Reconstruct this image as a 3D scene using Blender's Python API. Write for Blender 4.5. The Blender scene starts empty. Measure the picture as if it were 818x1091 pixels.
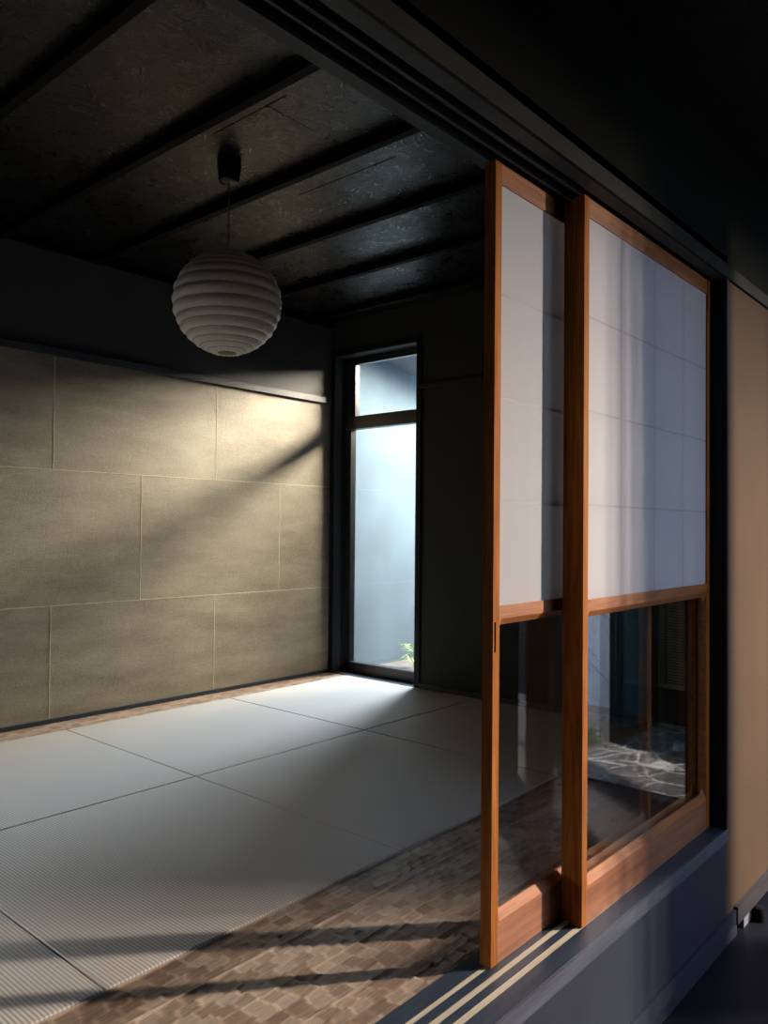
import bpy, bmesh, math, random
import numpy as np
from mathutils import Vector, Matrix
random.seed(7)
C = bpy.context.scene.collection
PI = math.pi

# ------------------------------------------------------------------ helpers
class MB:
    def __init__(s): s.bm = bmesh.new()
    def box(s, x0, x1, y0, y1, z0, z1, bev=0.0):
        t = bmesh.new()
        bmesh.ops.create_cube(t, size=1)
        for v in t.verts:
            v.co = Vector((x0+(v.co.x+.5)*(x1-x0), y0+(v.co.y+.5)*(y1-y0), z0+(v.co.z+.5)*(z1-z0)))
        if bev: bmesh.ops.bevel(t, geom=t.edges[:], offset=bev, segments=2, affect='EDGES', profile=.6)
        s.merge(t); return s
    def merge(s, t):
        m = bpy.data.meshes.new('x'); t.to_mesh(m); t.free(); s.bm.from_mesh(m); bpy.data.meshes.remove(m)
    def quad(s, pts):
        s.bm.faces.new([s.bm.verts.new(p) for p in pts]); return s
    def extrude(s, poly, axis, a0, a1):
        """closed 2D polygon pushed along an axis: x -> poly in (y,z), y -> (x,z), z -> (x,y)"""
        f = {'x': lambda p, a: (a, p[0], p[1]), 'y': lambda p, a: (p[0], a, p[1]), 'z': lambda p, a: (p[0], p[1], a)}[axis]
        A = [s.bm.verts.new(f(p, a0)) for p in poly]; B = [s.bm.verts.new(f(p, a1)) for p in poly]
        n = len(poly)
        for i in range(n): s.bm.faces.new((A[i], A[(i+1) % n], B[(i+1) % n], B[i]))
        s.bm.faces.new(A); s.bm.faces.new(B[::-1]); return s
    def lathe(s, prof, c, seg=64):
        rings = []
        for r, z in prof:
            rings.append([s.bm.verts.new((c[0]+r*math.cos(2*PI*i/seg), c[1]+r*math.sin(2*PI*i/seg), c[2]+z)) for i in range(seg)])
        for k in range(len(rings)-1):
            for i in range(seg):
                s.bm.faces.new((rings[k][i], rings[k][(i+1) % seg], rings[k+1][(i+1) % seg], rings[k+1][i]))
        s.bm.faces.new(rings[0][::-1]); s.bm.faces.new(rings[-1]); return s
    def tube(s, pts, rad, seg=8):
        pts = [Vector(p) for p in pts]; rings = []
        for i, p in enumerate(pts):
            d = (pts[min(i+1, len(pts)-1)]-pts[max(i-1, 0)]).normalized()
            u = d.orthogonal().normalized(); w = d.cross(u)
            r = rad[i] if isinstance(rad, (list, tuple)) else rad
            rings.append([s.bm.verts.new(p+u*math.cos(2*PI*k/seg)*r+w*math.sin(2*PI*k/seg)*r) for k in range(seg)])
        for a, b in zip(rings, rings[1:]):
            for k in range(seg): s.bm.faces.new((a[k], a[(k+1) % seg], b[(k+1) % seg], b[k]))
        s.bm.faces.new(rings[0][::-1]); s.bm.faces.new(rings[-1]); return s
    def build(s, name, mat, parent=None, smooth=False):
        bmesh.ops.recalc_face_normals(s.bm, faces=s.bm.faces[:])
        me = bpy.data.meshes.new(name); s.bm.to_mesh(me); s.bm.free()
        return link(name, me, mat, parent, smooth)

def link(name, me, mat, parent=None, smooth=False):
    if smooth:
        for p in me.polygons: p.use_smooth = True
    o = bpy.data.objects.new(name, me); C.objects.link(o)
    me.materials.append(mat)
    if parent:
        o.parent = parent
        o.matrix_parent_inverse = Matrix.Translation(-Vector(parent.location))
    return o

def tag(o, label=None, cat=None, group=None, kind=None):
    if label: o['label'] = label
    if cat: o['category'] = cat
    if group: o['group'] = group
    if kind: o['kind'] = kind
    return o
def struct(o, label, cat): return tag(o, label, cat, None, 'structure')
def thing(name, loc, label, cat, group=None):
    o = bpy.data.objects.new(name, None); C.objects.link(o); o.location = loc
    o.empty_display_size = .05
    return tag(o, label, cat, group)

# ------------------------------------------------------------------ materials
class NT:
    def __init__(s, name):
        s.m = bpy.data.materials.new(name); s.m.use_nodes = True
        s.t = s.m.node_tree; s.n = s.t.nodes; s.b = s.n['Principled BSDF']; s.out = s.n['Material Output']
    def add(s, typ, **kw):
        n = s.n.new(typ)
        for k, v in kw.items():
            if k in n.inputs.keys() if not hasattr(n, k) else False: n.inputs[k].default_value = v
            else: setattr(n, k, v)
        return n
    def l(s, a, b): s.t.links.new(a, b)
    def obj(s, scale=(1, 1, 1), rot=(0, 0, 0)):
        tc = s.n.new('ShaderNodeTexCoord'); mp = s.n.new('ShaderNodeMapping')
        mp.inputs['Scale'].default_value = scale; mp.inputs['Rotation'].default_value = rot
        s.l(tc.outputs['Object'], mp.inputs['Vector']); return mp.outputs['Vector']
    def noise(s, vec, scale, detail=4, rough=.55, dist=0):
        n = s.n.new('ShaderNodeTexNoise'); n.inputs['Scale'].default_value = scale; n.inputs['Detail'].default_value = detail
        n.inputs['Roughness'].default_value = rough; n.inputs['Distortion'].default_value = dist
        s.l(vec, n.inputs['Vector']); return n.outputs['Fac']
    def ramp(s, fac, stops):
        r = s.n.new('ShaderNodeValToRGB'); e = r.color_ramp.elements
        while len(e) < len(stops): e.new(.5)
        for el, (p, c) in zip(e, stops): el.position = p; el.color = (*c, 1)
        s.l(fac, r.inputs['Fac']); return r.outputs['Color']
    def math(s, op, a, b=None):
        n = s.n.new('ShaderNodeMath'); n.operation = op
        for i, v in enumerate((a, b)):
            if v is None: continue
            if isinstance(v, (int, float)): n.inputs[i].default_value = v
            else: s.l(v, n.inputs[i])
        return n.outputs[0]
    def mix(s, fac, a, b, mode='MIX'):
        n = s.n.new('ShaderNodeMix'); n.data_type = 'RGBA'; n.blend_type = mode
        for sock, v in ((n.inputs[0], fac), (n.inputs[6], a), (n.inputs[7], b)):
            if isinstance(v, (int, float)): sock.default_value = v
            elif isinstance(v, tuple): sock.default_value = (*v, 1)
            else: s.l(v, sock)
        return n.outputs[2]
    def bump(s, h, strength=.3, dist=.002):
        n = s.n.new('ShaderNodeBump'); n.inputs['Strength'].default_value = strength; n.inputs['Distance'].default_value = dist
        s.l(h, n.inputs['Height']); s.l(n.outputs['Normal'], s.b.inputs['Normal']); return n
    def set(s, col=None, rough=None, spec=None, metal=None):
        if col is not None:
            if isinstance(col, tuple): s.b.inputs['Base Color'].default_value = (*col, 1)
            else: s.l(col, s.b.inputs['Base Color'])
        if rough is not None:
            if isinstance(rough, (int, float)): s.b.inputs['Roughness'].default_value = rough
            else: s.l(rough, s.b.inputs['Roughness'])
        if spec is not None: s.b.inputs['Specular IOR Level'].default_value = spec
        if metal is not None: s.b.inputs['Metallic'].default_value = metal
        return s.m

def wood(name, c1, c2, axis='z', rough=.5, sc=1.0, spec=.4, bump=.25):
    k = NT(name)
    st = {'z': (26, 26, 1.6), 'x': (1.6, 26, 26), 'y': (26, 1.6, 26)}[axis]
    v = k.obj(tuple(i*sc for i in st))
    f = k.noise(v, 2.2, 6, .62, .6); g = k.noise(v, 9, 3, .6, .2)
    h = k.math('ADD', k.math('MULTIPLY', f, .75), k.math('MULTIPLY', g, .25))
    col = k.ramp(h, [(.3, c1), (.68, c2)])
    k.bump(h, bump, .0012)
    return k.set(col, rough, spec)

def plaster(name, c, var=.15, rough=.9, scale=6, bump=.25, spec=.3, fine=160):
    k = NT(name); v = k.obj()
    n = k.noise(v, scale, 5, .6); f = k.noise(v, fine, 2, .6)
    lo = tuple(x*(1-var) for x in c); hi = tuple(min(1, x*(1+var)) for x in c)
    k.bump(f, bump, .0015)
    return k.set(k.ramp(n, [(.3, lo), (.7, hi)]), rough, spec)

def osb(name, lo, hi, rlo=.22, rhi=.5, spec=.5):
    k = NT(name); v = k.obj()
    def layer(scale, seed):
        vo = k.n.new('ShaderNodeTexVoronoi'); vo.inputs['Scale'].default_value = scale
        mp = k.n.new('ShaderNodeMapping'); mp.inputs['Location'].default_value = (seed, seed*.7, 0); k.l(v, mp.inputs['Vector'])
        nz = k.n.new('ShaderNodeTexNoise'); nz.inputs['Scale'].default_value = 9; nz.inputs['Detail'].default_value = 2
        k.l(mp.outputs[0], nz.inputs['Vector'])
        ad = k.n.new('ShaderNodeVectorMath'); ad.operation = 'MULTIPLY_ADD'
        k.l(nz.outputs['Color'], ad.inputs[0]); ad.inputs[1].default_value = (.09, .09, 0); k.l(mp.outputs[0], ad.inputs[2])
        k.l(ad.outputs[0], vo.inputs['Vector'])
        sp = k.n.new('ShaderNodeSeparateColor'); k.l(vo.outputs['Color'], sp.inputs[0])
        ro = k.n.new('ShaderNodeVectorRotate'); ro.rotation_type = 'Z_AXIS'
        k.l(mp.outputs[0], ro.inputs['Vector']); k.l(k.math('MULTIPLY', sp.outputs[0], 6.28), ro.inputs['Angle'])
        sc = k.n.new('ShaderNodeMapping'); sc.inputs['Scale'].default_value = (110, 13, 20); k.l(ro.outputs[0], sc.inputs['Vector'])
        return k.math('ADD', k.math('MULTIPLY', k.noise(sc.outputs[0], 1, 3, .6), .75), k.math('MULTIPLY', sp.outputs[1], .25))
    a = layer(17, 0.0); b = layer(26, 5.3)
    h = k.math('MAXIMUM', a, b)
    k.bump(h, .9, .004)
    rr = k.n.new('ShaderNodeMapRange'); rr.inputs[1].default_value = .4; rr.inputs[2].default_value = .75
    rr.inputs[3].default_value = rhi; rr.inputs[4].default_value = rlo; k.l(h, rr.inputs[0])
    return k.set(k.ramp(h, [(.38, lo), (.75, hi)]), rr.outputs[0], spec)

def glass(name, tint=(1, 1, 1), gain=1.15):
    k = NT(name); k.n.remove(k.b)
    tr = k.n.new('ShaderNodeBsdfTransparent'); tr.inputs[0].default_value = (*tint, 1)
    gl = k.n.new('ShaderNodeBsdfGlossy'); gl.inputs['Roughness'].default_value = .0
    fr = k.n.new('ShaderNodeFresnel'); ge = k.n.new('ShaderNodeNewGeometry')
    k.l(k.math('SUBTRACT', 1.5, k.math('MULTIPLY', ge.outputs['Backfacing'], 1.5-1/1.5)), fr.inputs['IOR'])   # same reflectance from both sides of a pane
    mx = k.n.new('ShaderNodeMixShader')
    k.l(k.math('MINIMUM', k.math('MULTIPLY', fr.outputs[0], gain), 1.0), mx.inputs[0]); k.l(tr.outputs[0], mx.inputs[1]); k.l(gl.outputs[0], mx.inputs[2])
    k.l(mx.outputs[0], k.out.inputs['Surface']); return k.m

def translucent(name, c, fac=.5, bumpscale=220, fibre=True, clear=0):
    k = NT(name)
    v = k.obj(); n = k.noise(v, 40, 5, .65, .8); n2 = k.noise(v, bumpscale, 2, .5)
    col = k.mix(k.math('MULTIPLY', n, .25 if fibre else .1), c, tuple(x*.86 for x in c))
    k.set(col, .75, .25); k.bump(n2, .08, .0006)
    tl = k.n.new('ShaderNodeBsdfTranslucent'); k.l(col, tl.inputs[0])
    mx = k.n.new('ShaderNodeMixShader'); mx.inputs[0].default_value = fac
    k.l(k.b.outputs[0], mx.inputs[1]); k.l(tl.outputs[0], mx.inputs[2]); last = mx
    if clear:
        tr = k.n.new('ShaderNodeBsdfTransparent'); m2 = k.n.new('ShaderNodeMixShader'); m2.inputs[0].default_value = clear
        k.l(mx.outputs[0], m2.inputs[1]); k.l(tr.outputs[0], m2.inputs[2]); last = m2
    k.l(last.outputs[0], k.out.inputs['Surface'])
    return k.m

M = {}
M['door_wood'] = wood('door_wood', (.12, .034, .005), (.42, .145, .024), 'z', .75, 1, .1)
M['door_wood_x'] = wood('door_wood_x', (.13, .036, .006), (.36, .12, .02), 'x', .55, 1, .3)
M['door_rail'] = wood('door_rail', (.13, .045, .018), (.32, .125, .054), 'x', .5)
M['kumiko'] = wood('kumiko', (.03, .018, .010), (.07, .04, .02), 'z', .6)
M['black_wood'] = wood('black_wood', (.004, .004, .0045), (.010, .0105, .012), 'z', .6, 1, .2)
M['black_wood_x'] = wood('black_wood_x', (.008, .008, .009), (.018, .019, .022), 'x', .45)
M['beam'] = wood('beam', (.0015, .0015, .0015), (.004, .004, .0045), 'y', .7, 1, .12)
M['lintel'] = wood('lintel', (.016, .017, .018), (.036, .038, .038), 'x', .55)
M['sill'] = wood('sill', (.010, .016, .028), (.032, .046, .072), 'x', .4, 1.2, .5)
M['sill_face'] = wood('sill_face', (.030, .036, .052), (.078, .086, .110), 'x', .5)
M['groove'] = wood('groove', (.36, .31, .23), (.52, .46, .36), 'x', .45, 1.5)
M['casing'] = plaster('casing', (.020, .020, .014), .2, .8, 6, .2, .1)
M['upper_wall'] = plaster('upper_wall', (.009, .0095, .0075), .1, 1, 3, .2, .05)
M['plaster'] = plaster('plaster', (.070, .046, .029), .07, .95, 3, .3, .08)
M['low_plaster'] = plaster('low_plaster', (.022, .026, .040), .14, .6, 5, .25, .2)
M['dark_wall'] = plaster('dark_wall', (.022, .024, .023), .12, .8, 3, .2)
M['navy_wall'] = plaster('navy_wall', (.075, .077, .085), .12, .7, 3, .1)
M['skirt'] = wood('skirt', (.022, .021, .022), (.05, .045, .044), 'x', .4)
M['concrete_floor'] = plaster('concrete_floor', (.005, .006, .010), .4, .5, 7, .2, .15, 40)
M['glass'] = glass('glass')
M['glass_teal'] = glass('glass_teal', (.16, .27, .29), 2.2)
M['shoji'] = translucent('shoji', (.76, .74, .74), .45, clear=.2)
M['shoji_lattice_shade'] = translucent('shoji_lattice_shade', (.48, .45, .44), .25)
M['lantern'] = translucent('lantern', (.84, .76, .63), .12, 90)
M['dark_plastic'] = NT('dark_plastic').set((.012, .012, .013), .35, .5)
M['cord'] = NT('cord').set((.30, .28, .25), .5, .4)
M['rib'] = NT('rib').set((.22, .18, .14), .7, .3)
M['rubber'] = NT('rubber').set((.002, .002, .002), .9, .1)
M['slot'] = NT('slot').set((.002, .0015, .0015), 1.0, .0)
M['blockgrey'] = plaster('blockgrey', (.15, .15, .17), .1, .7)
M['alu'] = NT('alu').set((.012, .014, .017), .3, .5)
M['jamb'] = wood('jamb', (.030, .036, .044), (.065, .075, .09), 'z', .35, 1, .6)
M['yardwall'] = plaster('yardwall', (.030, .052, .074), .2, .9, 2.2, .3)
M['yardground'] = plaster('yardground', (.045, .045, .045), .3, .9, 10, .5)
M['soffit'] = plaster('soffit', (.10, .115, .135), .1, .8)
M['gravel'] = plaster('gravel', (.035, .040, .048), .4, .9, 60, .8)
M['gardenwall'] = plaster('gardenwall', (.36, .44, .52), .1, .9, 2)
M['bark'] = plaster('bark', (.012, .011, .010), .3, .9, 30)
M['leaf'] = NT('leaf').set((.16, .30, .05), .5, .4)
M['leaf_dark'] = NT('leaf_dark').set((.10, .15, .035), .5, .4)
M['blind'] = wood('blind', (.30, .17, .08), (.55, .35, .18), 'z', .7, .5)

# OSB ceilings
M['osb'] = osb('osb', (.001, .001, .001), (.005, .0050, .0052), .2, .40, .6)
M['osb_dark'] = osb('osb_dark', (.002, .002, .002), (.006, .006, .006), .5, .8, .2)

# gold washi
k = NT('washi'); v = k.obj((1, 1, 1))
fib = k.noise(k.obj((24, 24, 70)), 3.2, 7, .75, .8)
cl = k.noise(k.obj((2, 2, 7)), 1.3, 4, .6)
spk = k.noise(v, 260, 2, .5)
h = k.math('ADD', k.math('MULTIPLY', fib, .55), k.math('MULTIPLY', cl, .45))
c = k.ramp(h, [(.34, (.155, .135, .098)), (.5, (.265, .238, .180)), (.66, (.385, .348, .270))])
k.bump(k.math('ADD', k.math('MULTIPLY', fib, .6), k.math('MULTIPLY', spk, .4)), .9, .004)
M['washi'] = k.set(c, .52, .45)
M['washi_seam'] = plaster('washi_seam', (.50, .45, .31), .1, .7)

# tatami rush
k = NT('tatami'); tc = k.n.new('ShaderNodeTexCoord')
def wave(direction, scale, dist=0.0):
    w = k.n.new('ShaderNodeTexWave'); w.bands_direction = direction; w.wave_profile = 'SIN'
    w.inputs['Scale'].default_value = scale; w.inputs['Distortion'].default_value = dist
    k.l(tc.outputs['Object'], w.inputs['Vector']); return w.outputs['Fac']
rib = wave('X', 2*PI/20/.0095)      # ribs run along the room's width, ~9.5 mm apart
rush = k.noise(k.obj((30, 420, 30)), 1, 3, .6)
tone = k.noise(k.obj((1, 1, 1)), 2.2, 3, .5)
hh = k.math('ADD', k.math('MULTIPLY', rib, .8), k.math('MULTIPLY', rush, .2))
c1 = k.ramp(hh, [(.1, (.36, .33, .29)), (.6, (.58, .54, .48)), (1.0, (.68, .635, .57))])
c2 = k.mix(k.math('MULTIPLY', tone, .35), c1, (.33, .32, .29))
k.bump(hh, .4, .0018)
M['tatami'] = k.set(c2, .55, .35)

# hewn boards: cell tone and painted seam highlights are stored per vertex, grain is procedural
k = NT('hewn'); at = k.n.new('ShaderNodeAttribute'); at.attribute_name = 'tone'
g = k.noise(k.obj((14, 170, 1)), 1, 5, .65, 1.2)
gg = k.math('ADD', k.math('MULTIPLY', g, .6), k.math('MULTIPLY', at.outputs['Fac'], .4))
c = k.ramp(gg, [(.28, (.10, .060, .040)), (.5, (.25, .175, .125)), (.74, (.46, .37, .29))])
k.bump(g, .35, .0015)
M['hewn'] = k.set(c, .42, .5)

# flagstones: voronoi stones with pale mortar
k = NT('flagstone'); v = k.obj()
nz = k.n.new('ShaderNodeTexNoise'); nz.inputs['Scale'].default_value = 3; k.l(v, nz.inputs['Vector'])
ad = k.n.new('ShaderNodeVectorMath'); ad.operation = 'MULTIPLY_ADD'; ad.inputs[1].default_value = (.18, .18, 0)
k.l(nz.outputs['Color'], ad.inputs[0]); k.l(v, ad.inputs[2])
vo = k.n.new('ShaderNodeTexVoronoi'); vo.feature = 'DISTANCE_TO_EDGE'; vo.inputs['Scale'].default_value = 5.5; k.l(ad.outputs[0], vo.inputs['Vector'])
vc = k.n.new('ShaderNodeTexVoronoi'); vc.inputs['Scale'].default_value = 5.5; k.l(ad.outputs[0], vc.inputs['Vector'])
edge = k.ramp(vo.outputs['Distance'], [(.015, (1, 1, 1)), (.05, (0, 0, 0))])
stone = k.mix(vc.outputs['Color'], (.025, .028, .032), (.055, .06, .066))
k.l(k.mix(edge, stone, (.26, .28, .29)), k.b.inputs['Base Color']); k.bump(vo.outputs['Distance'], .5, .01)
M['flag'] = k.set(None, .35, .5)

# ------------------------------------------------------------------ the tatami room
X1, Y1 = 3.89, 3.91          # far wall, gold wall
XN = -1.5
CZ = 2.43
# sub floor + hewn board borders
def hewn(name, x0, x1, y0, y1, step, label):
    nx = int((x1-x0)/step)+1; ny = int((y1-y0)/(step*.5))+1
    xs = np.linspace(x0, x1, nx); ys = np.linspace(y0, y1, ny)
    Xg, Yg = np.meshgrid(xs, ys, indexing='ij')
    pw, rw, cl = .13, .0325, .052
    rng = np.random.RandomState(3)
    pl = np.floor((Yg-1.05)/pw).astype(int); r = np.floor((Yg-1.05)/rw).astype(int)
    off = rng.rand(400)[r % 400]*cl
    warp = .006*np.sin(Yg*55+Xg*9)
    ca = (Xg+off+warp+50)/cl; ci = np.floor(ca).astype(int); fa = ca-ci
    fr = (Yg-1.05)/rw-r
    tilt = rng.rand(4001)[(ci*131+r*37) % 4001]; tone = rng.rand(4001)[(ci*57+r*911) % 4001]
    deep = .0030*(fa**1.5)*(.4+1.0*tilt)+.0007*(2*np.abs(fr-.5))**2*(.4+tilt)
    ed = np.minimum((Yg-1.05)/pw-pl, 1-((Yg-1.05)/pw-pl))*pw
    deep = np.where(ed < .0024, .0046, deep)
    Z = -.0058+deep
    pt = rng.rand(60)[pl % 60]
    tn = np.clip(.5+(tone-.5)*.6+(pt-.5)*.5, 0, 1); tn = np.where(ed < .0024, .95, tn)  # pale seam tone paints in the highlights along board edges
    verts = np.stack([Xg, Yg, Z], -1).reshape(-1, 3)
    idx = np.arange(nx*ny).reshape(nx, ny)
    f = np.stack([idx[:-1, :-1], idx[1:, :-1], idx[1:, 1:], idx[:-1, 1:]], -1).reshape(-1, 4)
    me = bpy.data.meshes.new(name); me.from_pydata(verts.tolist(), [], f.tolist())
    a = me.attributes.new('tone', 'FLOAT', 'POINT'); a.data.foreach_set('value', tn.reshape(-1).astype(np.float32))
    o = link(name, me, M['hewn'], None, True)
    return struct(o, label, 'floor')
hewn('trim_1', -.3, 3.89, 1.062, 1.572, .0065, 'border of brown hand-hewn floor boards between tatami mats and door sill')
hewn('trim_2', -.3, 3.89, 3.722, 3.898, .012, 'narrow strip of hewn boards along the foot of the gold wall')
struct(MB().box(XN-.2, 4.0, 1.0, 4.1, -.30, -.055).build('floor', M['slot']), 'dark subfloor under the mats of the raised room', 'floor')

mats_x = [-.09, .903, 1.90, 2.894, 3.886]; mats_y = [1.574, 2.650, 3.720]
lab = {(0, 0): 'beige tatami mat at the lower left corner, nearest to the viewer',
       (1, 0): 'beige tatami mat along the hewn boards, reaching across the left foreground',
       (2, 0): 'beige tatami mat along the hewn boards, touching the leading sliding door in view',
       (3, 0): 'shaded beige tatami mat in the far corner by the dark wall right of the window',
       (0, 1): 'beige tatami mat beside the gold wall, at the near left outside the picture',
       (1, 1): 'beige tatami mat against the gold wall at the left edge of the picture',
       (2, 1): 'beige tatami mat along the middle of the gold wall, behind the lantern',
       (3, 1): 'brightly lit tatami mat in the corner at the foot of the tall window'}
for j in range(2):
    for i in range(4):
        g = .0036
        m = MB().box(mats_x[i]+g, mats_x[i+1]-g, mats_y[j]+g, mats_y[j+1]-g, -.054, .0, .003)
        tag(m.build('tatami_mat', M['tatami']), lab[(i, j)], 'tatami mat', 'tatami mats')

# gold wall: sheets of washi with raised torn seams
struct(MB().box(-.2, X1, Y1, Y1+.15, -.3, 2.6).box(XN-.2, -1.3, Y1, Y1+.15, -.3, 2.6).box(-1.3, -.2, Y1, Y1+.15, .62, 2.6).box(-1.3, -.2, Y1, Y1+.15, -.3, .02).build('wall_left', M['washi']), 'long wall papered in gold-beige washi sheets', 'wall')
sm = MB()
def seam(p, q, w=.006):
    p = np.array(p); q = np.array(q); n = max(2, int(np.hypot(*(q-p))/.012)); prev = None
    d = (q-p)/np.hypot(*(q-p)); nrm = np.array([-d[1], d[0]])
    for i in range(n+1):
        c0 = p+(q-p)*i/n; wj = w*(.75+.5*random.random()); jit = (random.random()-.5)*.002
        a = c0+nrm*(wj/2+jit); b = c0-nrm*(wj/2-jit)
        dp = .0012+.0007*random.random()
        cur = [sm.bm.verts.new((a[0], Y1-.0002, a[1])), sm.bm.verts.new((c0[0], Y1-dp, c0[1])), sm.bm.verts.new((b[0], Y1-.0002, b[1]))]
        if prev:
            for u in range(2): sm.bm.faces.new((prev[u], cur[u], cur[u+1], prev[u+1]))
        prev = cur
seam((XN, 1.281), (X1, 1.284)); seam((-.15, .592), (X1, .586))
for k0 in range(-1, 3):
    xa = 1.905+1.015*k0; xb = 2.413+1.018*k0
    if xa < X1: seam((xa, 1.284), (xa, 1.86)); seam((xa, 0.02), (xa, .588))
    if xb < X1: seam((xb, .59), (xb, 1.282))
struct(sm.build('trim_3', M['washi_seam'], None, True), 'thin raised seams between the gold paper sheets', 'seam')
struct(MB().box(XN, X1, Y1-.022, Y1, 1.862, 1.902, .002).build('trim_4', M['sill_face']), 'dark picture rail along the top of the gold paper', 'rail')
struct(MB().box(XN, X1, Y1-.006, Y1-.0005, 1.902, CZ).build('trim_5', M['navy_wall']), 'dark painted wall band above the picture rail', 'wall')
struct(MB().box(-1.34, -1.3, Y1-.01, Y1+.15, 0, .66).box(-.2, -.16, Y1-.01, Y1+.15, 0, .66).box(-1.3, -.2, Y1-.01, Y1+.15, .62, .66).build('fill_opening', M['black_wood']), 'low black-framed opening added to the gold wall for fill light, out of the picture', 'window')  # unseen opening added so fill light reaches the left floor
struct(MB().box(-.16, X1, Y1-.012, Y1, -.003, .018).build('baseboard_left', M['sill']), 'slim dark baseboard under the gold wall', 'baseboard')
struct(MB().box(XN, X1, Y1-.03, Y1, CZ-.035, CZ).build('trim_6', M['beam']), 'black cornice above the gold wall', 'cornice')

# far wall with tall window
WB0, WB1, WZ = 3.13, 3.866, 2.19
fw = MB().box(X1, X1+.14, .885, WB0, -.3, 2.6).box(X1, X1+.14, WB1, Y1+.15, -.3, 2.6).box(X1, X1+.14, WB0, WB1, WZ, 2.6).box(X1, X1+.14, WB0, WB1, -.3, -.004)
struct(fw.build('wall_back', M['dark_wall']), 'dark grey-green end wall around the tall window', 'wall')
struct(MB().box(X1-.02, X1, 1.07, WB0-.03, 1.885, 1.912, .002).build('trim_7', M['black_wood_x']), 'black rail across the dark end wall', 'rail')
struct(MB().box(X1-.012, X1, 1.07, WB0-.04, 0, .03).build('baseboard_back', M['black_wood_x']), 'black baseboard of the dark end wall', 'baseboard')
w = thing('window_1', (X1, 3.5, 0), 'tall narrow black-framed window with transom pane, on the far wall', 'window')
w['kind'] = 'structure'
MB().box(X1-.012, X1+.002, WB0-.04, WB0, -.0, WZ+.03).box(X1-.012, X1+.002, WB1, WB1+.022, 0, WZ+.03).box(X1-.012, X1+.002, WB0-.04, WB1+.022, WZ, WZ+.035).build('casing', M['black_wood'], w)
MB().box(X1, X1+.10, WB1-.004, WB1+.001, 0, WZ).box(X1, X1+.10, WB0-.001, WB0+.004, 0, WZ).box(X1, X1+.10, WB0, WB1, WZ-.004, WZ+.001).build('jamb_lining', M['jamb'], w)
MB().box(X1-.004, X1+.10, WB0, WB1, -.004, .002).build('window_sill', M['sill_face'], w)
FX = X1+.085
MB().box(FX, FX+.05, WB1-.078, WB1-.004, .0, WZ).box(FX, FX+.05, WB0+.004, WB0+.035, .0, WZ)\
    .box(FX, FX+.05, WB0, WB1-.004, WZ-.03, WZ-.002).box(FX, FX+.05, WB0, WB1-.004, .0, .072).box(FX-.01, FX+.05, WB0, WB1-.004, 1.687, 1.775)\
    .box(FX-.012, FX, WB1-.03, WB1-.004, 0, WZ).build('window_frame', M['alu'], w)
MB().box(FX+.012, FX+.05, WB1-.105, WB1-.076, 1.775, WZ-.03).box(FX+.012, FX+.05, WB0+.03, WB1-.076, WZ-.05, WZ-.03).build('transom_frame', M['alu'], w)
MB().box(FX+.022, FX+.026, WB0+.03, WB1-.07, .07, 1.69).build('window_pane', M['glass'], w)
MB().box(FX+.026, FX+.030, WB0+.03, WB1-.10, 1.77, WZ-.05).build('transom_pane', M['glass'], w)

# room behind the viewer's left and its ceiling
struct(MB().box(XN-.15, XN, -1.15, Y1+.15, -.45, 2.6).build('wall_front', M['dark_wall']), 'dark wall at the near end, out of the picture', 'wall')
ce = MB().box(XN-.15, X1+.14, 1.0, Y1+.15, CZ, CZ+.17)
struct(ce.build('ceiling', M['osb']), 'black-stained glossy strand board ceiling of the tatami room', 'ceiling')
bi = 0
for xf in (-.86, -.36, .14, .64, 1.142, 1.64, 2.13, 2.643, 3.15, 3.67):
    bi += 1
    struct(MB().box(xf-.034, xf, 1.03, Y1-.006, 2.388, CZ+.002).build('trim_%d' % (20+bi), M['beam']), 'black ceiling batten across the strand board', 'beam')
# panel joints in the strand board
js = MB()
for xa, ya, xb, yb in ((1.72, 1.95, 1.722, 2.35), (1.72, 2.05, 1.95, 2.05), (2.28, 1.95, 2.282, 2.5)):
    js.box(min(xa, xb)-.0015, max(xa, xb)+.0015, min(ya, yb)-.0015, max(ya, yb)+.0015, CZ-.0012, CZ+.001)
struct(js.build('trim_35', M['beam']), 'dark hairline joints between ceiling boards', 'joint')

# ------------------------------------------------------------------ opening: sill, lintel, post
XE = 2.76
sl = MB()
sl.extrude([(.885, -.05), (.885, 0), (.932, 0), (.932, -.002), (.9505, -.002), (.9505, 0), (.9695, 0), (.9695, -.002), (.9865, -.002), (.9865, 0), (1.008, 0), (1.008, -.002), (1.0225, -.002), (1.0225, 0), (1.066, 0), (1.066, -.05)], 'x', XN, XE+.02)
struct(sl.build('trim_8', M['sill']), 'blue-black wooden sill carrying the three door tracks', 'sill')
tr = MB()
for b0, b1 in ((.9335, .949), (.971, .985), (1.0095, 1.021)):
    tr.box(XN, XE, b0, b1, -.006, -.0006)
struct(tr.build('trim_9', M['groove']), 'three pale track strips inlaid in the dark sill', 'track')
struct(MB().box(XN, XE+.02, .879, .885, -.040, -.001).build('trim_10', M['sill_face']), 'worn grey-blue front edge of the sill', 'sill')
ln = MB()
ln.extrude([(.885, 1.86), (.921, 1.86), (.921, 1.885), (.945, 1.885), (.945, 1.86), (.953, 1.86), (.953, 1.885), (.983, 1.885), (.983, 1.86), (.989, 1.86), (.989, 1.885), (1.022, 1.885), (1.022, 1.86), (1.055, 1.86), (1.055, 1.94), (.886, 1.94), (.886, 1.905), (.885, 1.905)], 'x', XN, XE+.03)
struct(ln.build('trim_11', M['lintel']), 'black grooved door head over the opening', 'lintel')
struct(MB().box(XN, 4.13, .875, .8855, 1.86, 1.905, .001).build('trim_12', M['casing']), 'dull olive edge board along the lintel', 'lintel')
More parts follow.
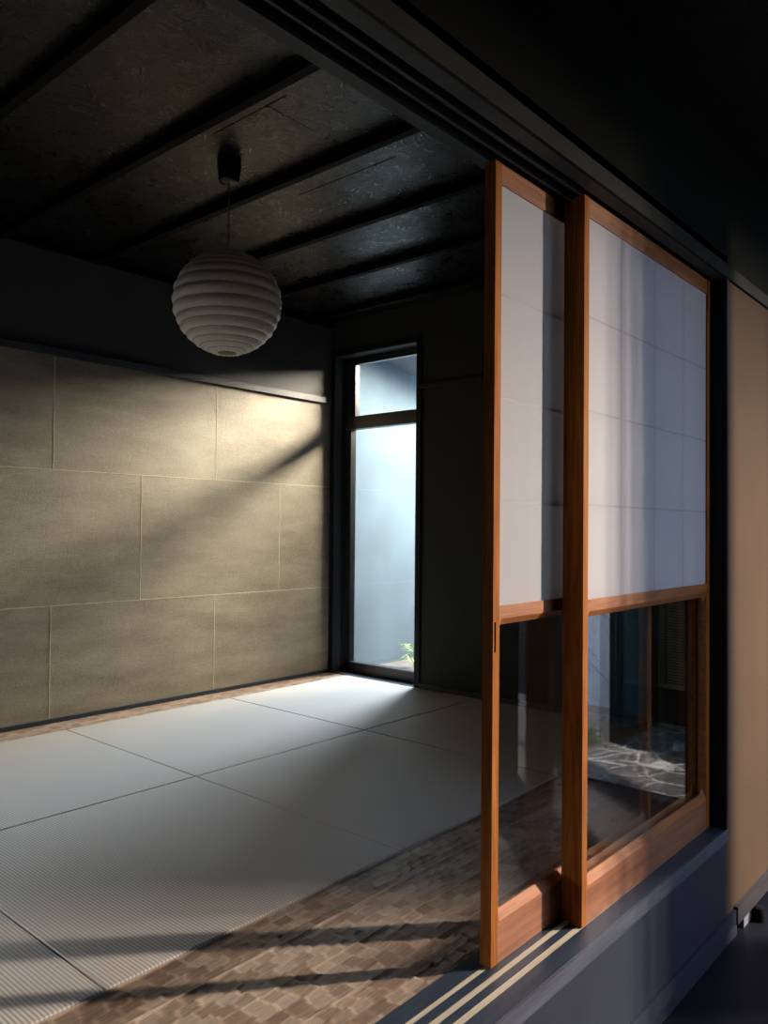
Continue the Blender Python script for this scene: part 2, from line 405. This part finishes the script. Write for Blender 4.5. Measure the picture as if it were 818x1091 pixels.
struct(MB().box(XE, XE+.04, .9, 1.055, -.0, 1.862).box(XE, XE+.016, .878, .902, .001, 1.862).build('trim_13', M['black_wood']), 'black door post at the end of the opening', 'post')
# corridor side wall (same plane as the sill)
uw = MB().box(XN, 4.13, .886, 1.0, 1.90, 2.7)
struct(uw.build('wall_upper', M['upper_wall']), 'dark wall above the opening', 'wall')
struct(MB().box(XE+.016, 4.13, .887, 1.0, -.30, 1.90).build('wall_corridor', M['plaster']), 'warm beige plaster wall right of the sliding doors', 'wall')
struct(MB().box(XN, XE+.016, .887, 1.0, -.45, -.041).box(XE+.016, 2.90, .8872, 1.0, -.45, -.30).box(2.90, 4.13, .95, 1.0, -.45, -.30).build('wall_low', M['low_plaster']), 'grey-blue low wall under the sill', 'wall')
struct(MB().box(XN, 2.86, .877, .887, -.345, -.300, .001).build('baseboard_corridor', M['low_plaster']), 'dark baseboard at the foot of the low wall', 'baseboard')
struct(MB().box(2.862, 4.13, .872, .887, -.352, -.292, .001).build('baseboard_far', M['skirt']), 'grey-brown baseboard under the beige wall', 'baseboard')

# ------------------------------------------------------------------ sliding doors
def rrect(x0, x1, z0, z1, r, n=6):
    pts = []
    for cx, cz, a0 in ((x1-r, z1-r, 0), (x0+r, z1-r, 90), (x0+r, z0+r, 180), (x1-r, z0+r, 270)):
        for i in range(n+1):
            a = math.radians(a0+90*i/n); pts.append((cx+r*math.cos(a), cz+r*math.sin(a)))
    return pts
def door(x0, x1, yf, label, handle=False, th=.030):
    """front face (corridor side) at y = yf; sits in the track"""
    yb = yf+th; ym = (yf+yb)/2
    t = thing('shoji_door', ((x0+x1)/2, ym, 0), label, 'sliding door', 'cedar sliding doors with paper above glass')
    for a, b in ((x0, x0+.027), (x1-.027, x1)):
        s = MB().box(a, b, yf, yb, .0, 1.858, .0012).build('stile', M['door_wood'], t)
        if handle and a == x0:
            MB().box(a+.006, a+.0115, yf-.0006, yf+.002, .717, .786).build('pull_slot', M['slot'], s)
    xi0, xi1 = x0+.0265, x1-.0265
    MB().box(xi0, xi1, yf+.001, yb-.001, 1.808, 1.857, .001).build('top_rail', M['door_wood_x'], t)
    MB().box(xi0, xi1, yf+.001, yb-.001, .796, .822, .001).build('middle_rail', M['door_wood_x'], t)
    MB().box(xi0, xi1, yf+.001, yb-.001, .0, .092, .001).build('bottom_rail', M['door_rail'], t)
    # chamfered frame with rounded inside corners around the glass
    fm = MB(); n = 6
    out = []
    for cx, cz in ((xi1, .797), (xi0, .797), (xi0, .091), (xi1, .091)): out += [(cx, cz)]*(n+1)
    inn = rrect(xi0+.008, xi1-.008, .116, .776, .022, n)
    mid = rrect(xi0+.003, xi1-.003, .094, .792, .012, n)
    for sgn, ys in ((0, (yf+.0015, yf+.0015, yf+.013)), (1, (yb-.0015, yb-.0015, yb-.013))):
        loops = [[fm.bm.verts.new((p[0], y, p[1])) for p in lp] for lp, y in zip((out, mid, inn), ys)]
        for A, B in zip(loops, loops[1:]):
            for i in range(len(A)):
                j = (i+1) % len(A)
                if (A[i].co-A[j].co).length < 1e-7: fm.bm.faces.new((A[i], B[j], B[i]))
                else: fm.bm.faces.new((A[i], A[j], B[j], B[i]))
        if sgn == 0: keep = loops[-1]
    for i in range(len(keep)):
        j = (i+1) % len(keep); fm.bm.faces.new((keep[i], keep[j], loops[-1][j], loops[-1][i]))
    fm.build('glass_frame', M['door_wood_x'], t)
    g = MB().box(xi0+.006, xi1-.006, ym-.0015, ym+.0015, .11, .785).build('glass_pane', M['glass'], t)
    # paper panel over the lattice
    pp = MB(); w4 = (x1-x0)/4      # one sheet; bands glued on the lattice, darkened to paint in its show-through shade
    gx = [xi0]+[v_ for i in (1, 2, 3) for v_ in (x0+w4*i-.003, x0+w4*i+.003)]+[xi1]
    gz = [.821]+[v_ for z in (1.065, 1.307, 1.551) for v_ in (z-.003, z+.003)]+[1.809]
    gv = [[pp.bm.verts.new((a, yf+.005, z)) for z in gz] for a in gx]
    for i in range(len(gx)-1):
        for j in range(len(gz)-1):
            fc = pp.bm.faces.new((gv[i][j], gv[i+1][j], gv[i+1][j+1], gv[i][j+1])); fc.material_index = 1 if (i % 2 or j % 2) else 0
    po = pp.build('paper_panel', M['shoji'], t); po.data.materials.append(M['shoji_lattice_shade'])
    lt = MB()
    for z in (1.065, 1.307, 1.551): lt.box(xi0, xi1, yf+.0062, yf+.018, z-.003, z+.003)
    w4 = (x1-x0)/4
    for i in (1, 2, 3): lt.box(x0+w4*i-.003, x0+w4*i+.003, yf+.0066, yf+.0176, .822, 1.808)
    lt.build('lattice', M['kumiko'], t)
    return t
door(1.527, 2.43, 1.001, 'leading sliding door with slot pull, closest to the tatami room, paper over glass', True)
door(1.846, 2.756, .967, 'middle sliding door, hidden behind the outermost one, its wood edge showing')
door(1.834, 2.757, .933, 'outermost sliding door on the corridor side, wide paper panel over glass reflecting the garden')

# ------------------------------------------------------------------ paper lantern
LX, LY, LZ, LR = 1.882, 2.462, 1.866, .2045
t = thing('paper_lantern', (LX, LY, LZ-LR), 'round white ribbed paper lantern hanging from the dark ceiling', 'pendant lamp')
MB().lathe([(.045, 0), (.047, -.01), (.040, -.085), (.036, -.092)][::-1], (LX, LY, CZ), 40).build('ceiling_rose', M['dark_plastic'], t, True)
MB().tube([(LX, LY, CZ-.09), (LX+.001, LY, 2.2), (LX, LY, LZ+LR-.03)], .0032, 8).build('cord', M['cord'], t, True)
rnd = random.Random(4); ths = [0.16]
while ths[-1] < PI-.34: ths.append(ths[-1]+rnd.uniform(.15, .25))
ths[-1] = PI-.17
seg = 96; rings = []; sh = MB(); tilt = []
for th in ths: tilt.append((rnd.uniform(-.012, .012), rnd.uniform(0, 2*PI)))
def ring(th, bulge, ti):
    out = []
    for i in range(seg):
        a = 2*PI*i/seg; tt = th+ti[0]*math.cos(a-ti[1])
        wr = .0012*math.sin(a*17+th*31)+.0009*math.sin(a*29+th*11)
        R_ = LR-.003+bulge*(1+2*wr/.003*.12)+(wr*.5 if bulge > 0 else 0)
        out.append(sh.bm.verts.new((LX+R_*math.sin(tt)*math.cos(a), LY+R_*math.sin(tt)*math.sin(a), LZ+R_*.965*math.cos(tt))))
    return out
prev = None
for i in range(len(ths)-1):
    for s_ in range(6):
        f = s_/6; th = ths[i]*(1-f)+ths[i+1]*f
        d = ths[i+1]-ths[i]
        ti = (tilt[i][0]*(1-f)+tilt[i+1][0]*f, tilt[i][1]*(1-f)+tilt[i+1][1]*f)
        r_ = ring(th, math.sin(PI*f)**.8*.0068*(d/.2), ti)
        if prev:
            for q in range(seg): sh.bm.faces.new((prev[q], prev[(q+1) % seg], r_[(q+1) % seg], r_[q]))
        prev = r_
r_ = ring(ths[-1], 0, tilt[-1])
for q in range(seg): sh.bm.faces.new((prev[q], prev[(q+1) % seg], r_[(q+1) % seg], r_[q]))
sh.build('paper_shade', M['lantern'], t, True)
for i, th in enumerate(ths):
    pts = []
    for q in range(65):
        a = 2*PI*q/64; tt = th+tilt[i][0]*math.cos(a-tilt[i][1]); R_ = LR-.0022
        pts.append((LX+R_*math.sin(tt)*math.cos(a), LY+R_*math.sin(tt)*math.sin(a), LZ+R_*.965*math.cos(tt)))
    MB().tube(pts, .0011, 6).build('rib_hoop', M['rib'], t, True)
MB().lathe([(.034, 0), (.036, .003), (.034, .006), (.012, .006), (.010, 0)], (LX, LY, LZ-.965*LR*math.cos(.17)), 40).build('bottom_ring', M['rib'], t, True)

# ------------------------------------------------------------------ small things at the corridor foot
o = MB().box(2.96, 3.035, .882, .92, -.402, -.353, .002).build('grey_block', M['blockgrey'])
tag(o, 'small pale grey block tucked under the baseboard of the beige wall', 'block')
ds = thing('door_stop', (3.055, .862, -.402), 'black cylindrical door stop on the floor by the beige wall', 'door stop')
MB().lathe([(.021, 0), (.022, .004), (.022, .044), (.020, .047)], (3.055, .862, -.400), 32).build('rubber_cap', M['rubber'], ds, True)
MB().lathe([(.024, 0), (.024, .002), (.018, .003)], (3.055, .862, -.402), 32).build('base_ring', M['rubber'], ds, True)

# ------------------------------------------------------------------ corridor
struct(MB().box(XN-.15, 4.13, -1.15, .95, -.5, -.402).build('floor_corridor', M['concrete_floor']), 'dark polished concrete corridor floor', 'floor')
struct(MB().box(XN-.15, 4.5, -1.15, 1.0, 2.335, 2.5).build('ceiling_corridor', M['osb_dark']), 'black strand board ceiling of the corridor', 'ceiling')
CW = -.35
HEAD = 1.95
wr = MB()
wr.box(2.2, 5.7, CW-.1, CW, HEAD, 2.4)
wr.box(3.62, 3.90, CW-.1, CW, -.5, HEAD)
wr.box(4.27, 4.46, CW-.1, CW, -.5, HEAD)
wr.box(2.2, 5.7, CW-.1, CW, -.5, -.40)
struct(wr.build('wall_right', M['dark_wall']), 'dark garden-side wall with two openings, behind the viewer', 'wall')
struct(MB().box(XN, 2.2, -1.15, -1.0, -.5, 2.4).box(2.2, 2.35, -1.15, CW, -.5, 2.4).build('wall_right_near', M['dark_wall']), 'dark corridor wall behind the viewer', 'wall')
# slender frames of the garden window
for i, (xa, wd) in enumerate(((3.440, .012), (3.492, .018), (3.545, .02), (4.93, .07))):
    struct(MB().box(xa, xa+wd, CW-.02-min(wd, .05), CW-.02, -.40, HEAD).build('trim_%d' % (40+i), M['black_wood']), 'slim dark post of the garden opening', 'post')
# entrance porch
struct(MB().box(4.131, 5.7, CW, .95, -.5, -.395).build('floor_porch', M['flag']), 'grey flagstone paving of the porch with pale joints', 'floor')
struct(MB().box(5.65, 5.75, CW-.1, 1.0, -.5, 2.4).box(4.13, 5.7, .95, 1.05, -.5, 2.4).build('wall_porch', M['dark_wall']), 'dark porch walls', 'wall')
gd = thing('glass_door', (5.3, CW-.03, -.395), 'dark glazed door panel between porch and garden', 'door')
MB().box(5.0, 5.04, CW-.05, CW-.02, -.395, HEAD).box(5.60, 5.64, CW-.05, CW-.02, -.395, HEAD).box(5.0, 5.64, CW-.05, CW-.02, -.395, -.34).box(5.0, 5.64, CW-.05, CW-.02, HEAD-.05, HEAD).build('door_frame', M['black_wood'], gd)
MB().box(5.04, 5.60, CW-.037, CW-.033, -.34, HEAD-.05).build('glass_pane', M['glass_teal'], gd)
bl = thing('bamboo_blind', (5.62, 0, -.1), 'brown slatted bamboo blind hanging on the porch wall, seen reflected in glass', 'blind')
b_ = MB()
for i in range(46):
    z = -.10+i*.0205; b_.tube([(5.615, -.30, z), (5.613, .0, z-.006), (5.615, .34, z)], .0085, 6)
b_.build('slats', M['blind'], bl, True)
MB().tube([(5.61, -.32, -.118), (5.608, 0, -.124), (5.61, .36, -.118)], .012, 8).build('bottom_bar', M['blind'], bl, True)
MB().box(5.60, 5.64, -.32, .36, .84, .875).build('head_rail', M['kumiko'], bl)

# ------------------------------------------------------------------ garden (seen mirrored in the door glass)
struct(MB().box(1.5, 7.2, -3.4, CW-.1, -.6, -.42).build('ground_garden', M['gravel']), 'dark gravel garden ground', 'ground')
struct(MB().box(5.95, 6.1, -2.6, -1.18, -.6, 2.6).build('wall_reflection_dimmer', M['dark_wall']), 'dark stretch of garden wall added to dim its reflection in the door glass', 'wall')  # added dark section, keeps the reflection in the leading door's pane dark
struct(MB().box(5.95, 6.1, -1.18, CW-.1, -.6, 2.6).build('wall_garden', M['gardenwall']), 'pale blue-grey garden wall', 'wall')
struct(MB().box(2.0, 5.0, -3.5, -3.35, -.6, 1.4).build('wall_garden_back', M['gardenwall']), 'low blue-grey boundary wall', 'wall')

def leafblob(name, cx, cy, cz, r, n, mat, parent, seed, size=.03):
    rn = random.Random(seed); m = MB()
    for _ in range(n):
        u = Vector((rn.gauss(0, 1), rn.gauss(0, 1), abs(rn.gauss(0, 1)))).normalized()*r*rn.uniform(.55, 1)
        p = Vector((cx, cy, cz))+Vector((u.x, u.y, u.z*.8)); d = Vector((rn.gauss(0, 1), rn.gauss(0, 1), rn.gauss(.4, .6))).normalized()
        s = d.cross(Vector((rn.random(), rn.random(), rn.random()))).normalized(); l = size*rn.uniform(.7, 1.3)
        up = d.cross(s)*.15*l
        m.quad([p, p+d*l*.5+s*l*.28+up, p+d*l, p+d*l*.5-s*l*.28+up])
    return m.build(name, mat, parent)
sb = thing('garden_shrub', (4.86, -.58, -.42), 'low round green shrub beside the porch paving, seen reflected in glass', 'shrub')
leafblob('foliage', 4.86, -.58, -.40, .115, 700, M['leaf'], sb, 5, .035)
st = MB()
for i in range(7):
    a = i*.9; st.tube([(4.86, -.58, -.43), (4.86+.05*math.cos(a), -.58+.05*math.sin(a), -.34), (4.86+.11*math.cos(a), -.58+.11*math.sin(a), -.27)], [.005, .004, .002], 6)
st.build('stems', M['bark'], sb)
tree = thing('garden_tree', (4.75, -1.05, -.42), 'bare thin-branched tree in the garden, its twigs reflected in glass', 'tree')
MB().tube([(4.75, -1.05, -.43), (4.77, -1.05, 0), (4.74, -1.02, .5), (4.78, -1.05, 1.1)], [.03, .026, .02, .012], 10).build('trunk', M['bark'], tree, True)
br = MB(); rn = random.Random(9)
def twig(p, d, L, r, lev):
    pts = [p]; q = Vector(p); dd = Vector(d)
    for i in range(6):
        dd = (dd+Vector((rn.uniform(-.12, .12), rn.uniform(-.12, .12), -.12))).normalized(); q = q+dd*L/6; pts.append(tuple(q))
        if lev < 2 and i in (2, 3, 4):
            twig(tuple(q), (dd+Vector((rn.uniform(-.5, .5), rn.uniform(-.5, .5), rn.uniform(-.4, .5)))).normalized(), L*.5, r*.55, lev+1)
    br.tube(pts, [r*(1-.12*i) for i in range(7)], 6)
for (z, d) in ((.35, (1, .25, .35)), (.55, (1, .05, .1)), (.22, (.9, .4, .25)), (.75, (.9, .3, .5)), (.9, (-.5, .4, .5)), (.6, (-.8, -.4, .5)), (1.0, (.6, -.6, .6)), (.45, (.8, .35, .0))):
    twig((4.755, -1.04, z), (d[0], d[1]*.55, d[2]), .75, .008, 0)
br.build('branches', M['bark'], tree, True)

# ------------------------------------------------------------------ little yard outside the tall window
struct(MB().box(4.03, 9.5, 1.2, 4.75, -.45, -.20).build('ground_yard', M['yardground']), 'pale ground of the small yard outside the window', 'ground')
struct(MB().box(3.6, 9.5, 4.60, 4.75, -.45, 4.2).build('wall_yard', M['yardwall']), 'pale rendered yard wall outside the window', 'wall')
struct(MB().box(4.03, 9.5, 1.0, 1.15, -.45, 4.2).build('wall_yard_side', M['dark_wall']), 'dark side wall of the yard', 'wall')
sf = MB().extrude([(4.05, 2.765), (8.5, 1.80), (8.5, 1.88), (4.05, 2.845)], 'y', 4.08, 4.60)
struct(sf.build('eave', M['soffit']), 'sloping grey eave along the top of the yard wall', 'eave')
struct(MB().box(5.55, 5.65, 1.15, 3.4, -.45, 2.42).build('wall_yard_blocker', M['dark_wall']), 'wall added in the yard to shade the lower window pane, out of the picture', 'wall')  # added blocker, keeps the warm yard lamp off the lower pane
pl = thing('leafy_plant', (5.30, 4.28, -.2), 'small plant with narrow bright green leaves outside the tall window', 'plant')
lf = MB(); rn = random.Random(2)
for i in range(34):
    a = rn.uniform(0, 2*PI); L = rn.uniform(.10, .2); b0 = Vector((5.30+rn.uniform(-.02, .02), 4.28+rn.uniform(-.02, .02), -.16+rn.uniform(0, .14)))
    d = Vector((math.cos(a), math.sin(a), rn.uniform(.15, .9))).normalized(); s = Vector((-math.sin(a), math.cos(a), 0))
    p0 = b0; p1 = b0+d*L*.5; p2 = b0+d*L*.95+Vector((0, 0, -.25*L))
    wv = [sm_ for sm_ in (.0015, .006, .0006)]
    vv = [[lf.bm.verts.new(p+s*w_), lf.bm.verts.new(p-s*w_)] for p, w_ in zip((p0, p1, p2), wv)]
    for A, B in zip(vv, vv[1:]): lf.bm.faces.new((A[0], A[1], B[1], B[0]))
lf.build('leaves', M['leaf'], pl)
MB().tube([(5.30, 4.28, -.2), (5.30, 4.28, 0)], .004, 6).build('stem', M['leaf_dark'], pl)

# ------------------------------------------------------------------ light: daylight at the window and at the garden side
def area(name, loc, target, sx, sy, power, col):
    L = bpy.data.lights.new(name, 'AREA'); L.shape = 'RECTANGLE'; L.size = sx; L.size_y = sy; L.energy = power; L.color = col
    o = bpy.data.objects.new(name, L); C.objects.link(o); o.location = loc
    o.rotation_euler = (Vector(target)-Vector(loc)).to_track_quat('-Z', 'Y').to_euler(); return o
area('daylight_yard', (6.6, 2.65, 2.95), (4.3, 4.0, 1.4), 1.7, 1.0, 1900, (1.0, .87, .67))
area('fill_low_opening', (-1.5, 4.7, 1.0), (1.0, 2.6, 0), 1.6, .7, 480, (.92, .94, 1.0))  # fill lamp outside the added low opening, brightens the left floor
area('skylight_yard', (6.5, 4.0, 2.5), (3.2, 2.9, .2), 1.0, 1.3, 650, (.74, .87, 1.0))
area('daylight_garden', (5.5, -2.3, 3.0), (1.7, 1.0, .6), .13, 3.0, 1300, (1.0, .85, .73))
wd = bpy.data.worlds.new('sky'); bpy.context.scene.world = wd; wd.use_nodes = True
bg = wd.node_tree.nodes['Background']; bg.inputs[0].default_value = (.50, .66, 1.0, 1); bg.inputs[1].default_value = 3.5

# ------------------------------------------------------------------ camera
cam = bpy.data.cameras.new('camera'); co = bpy.data.objects.new('camera', cam); C.objects.link(co)
right = Vector((0.65823621, -0.75275798, 0.00897279)); down = Vector((0.01981784, 0.005412, -0.99978896)); fwd = Vector((0.75255056, 0.65827512, 0.01848041))
co.matrix_world = Matrix(((right.x, -down.x, -fwd.x, 0), (right.y, -down.y, -fwd.y, 0), (right.z, -down.z, -fwd.z, 1.0), (0, 0, 0, 1)))
cam.sensor_fit = 'HORIZONTAL'; cam.sensor_width = 36; cam.lens = 838.78/818*36; cam.shift_y = 1.8/818
cam.clip_start = .02
s = bpy.context.scene; s.camera = co
s.view_settings.view_transform = 'Standard'; s.view_settings.look = 'None'; s.view_settings.gamma = 1
s.view_settings.use_curve_mapping = False; s.view_settings.exposure = 0
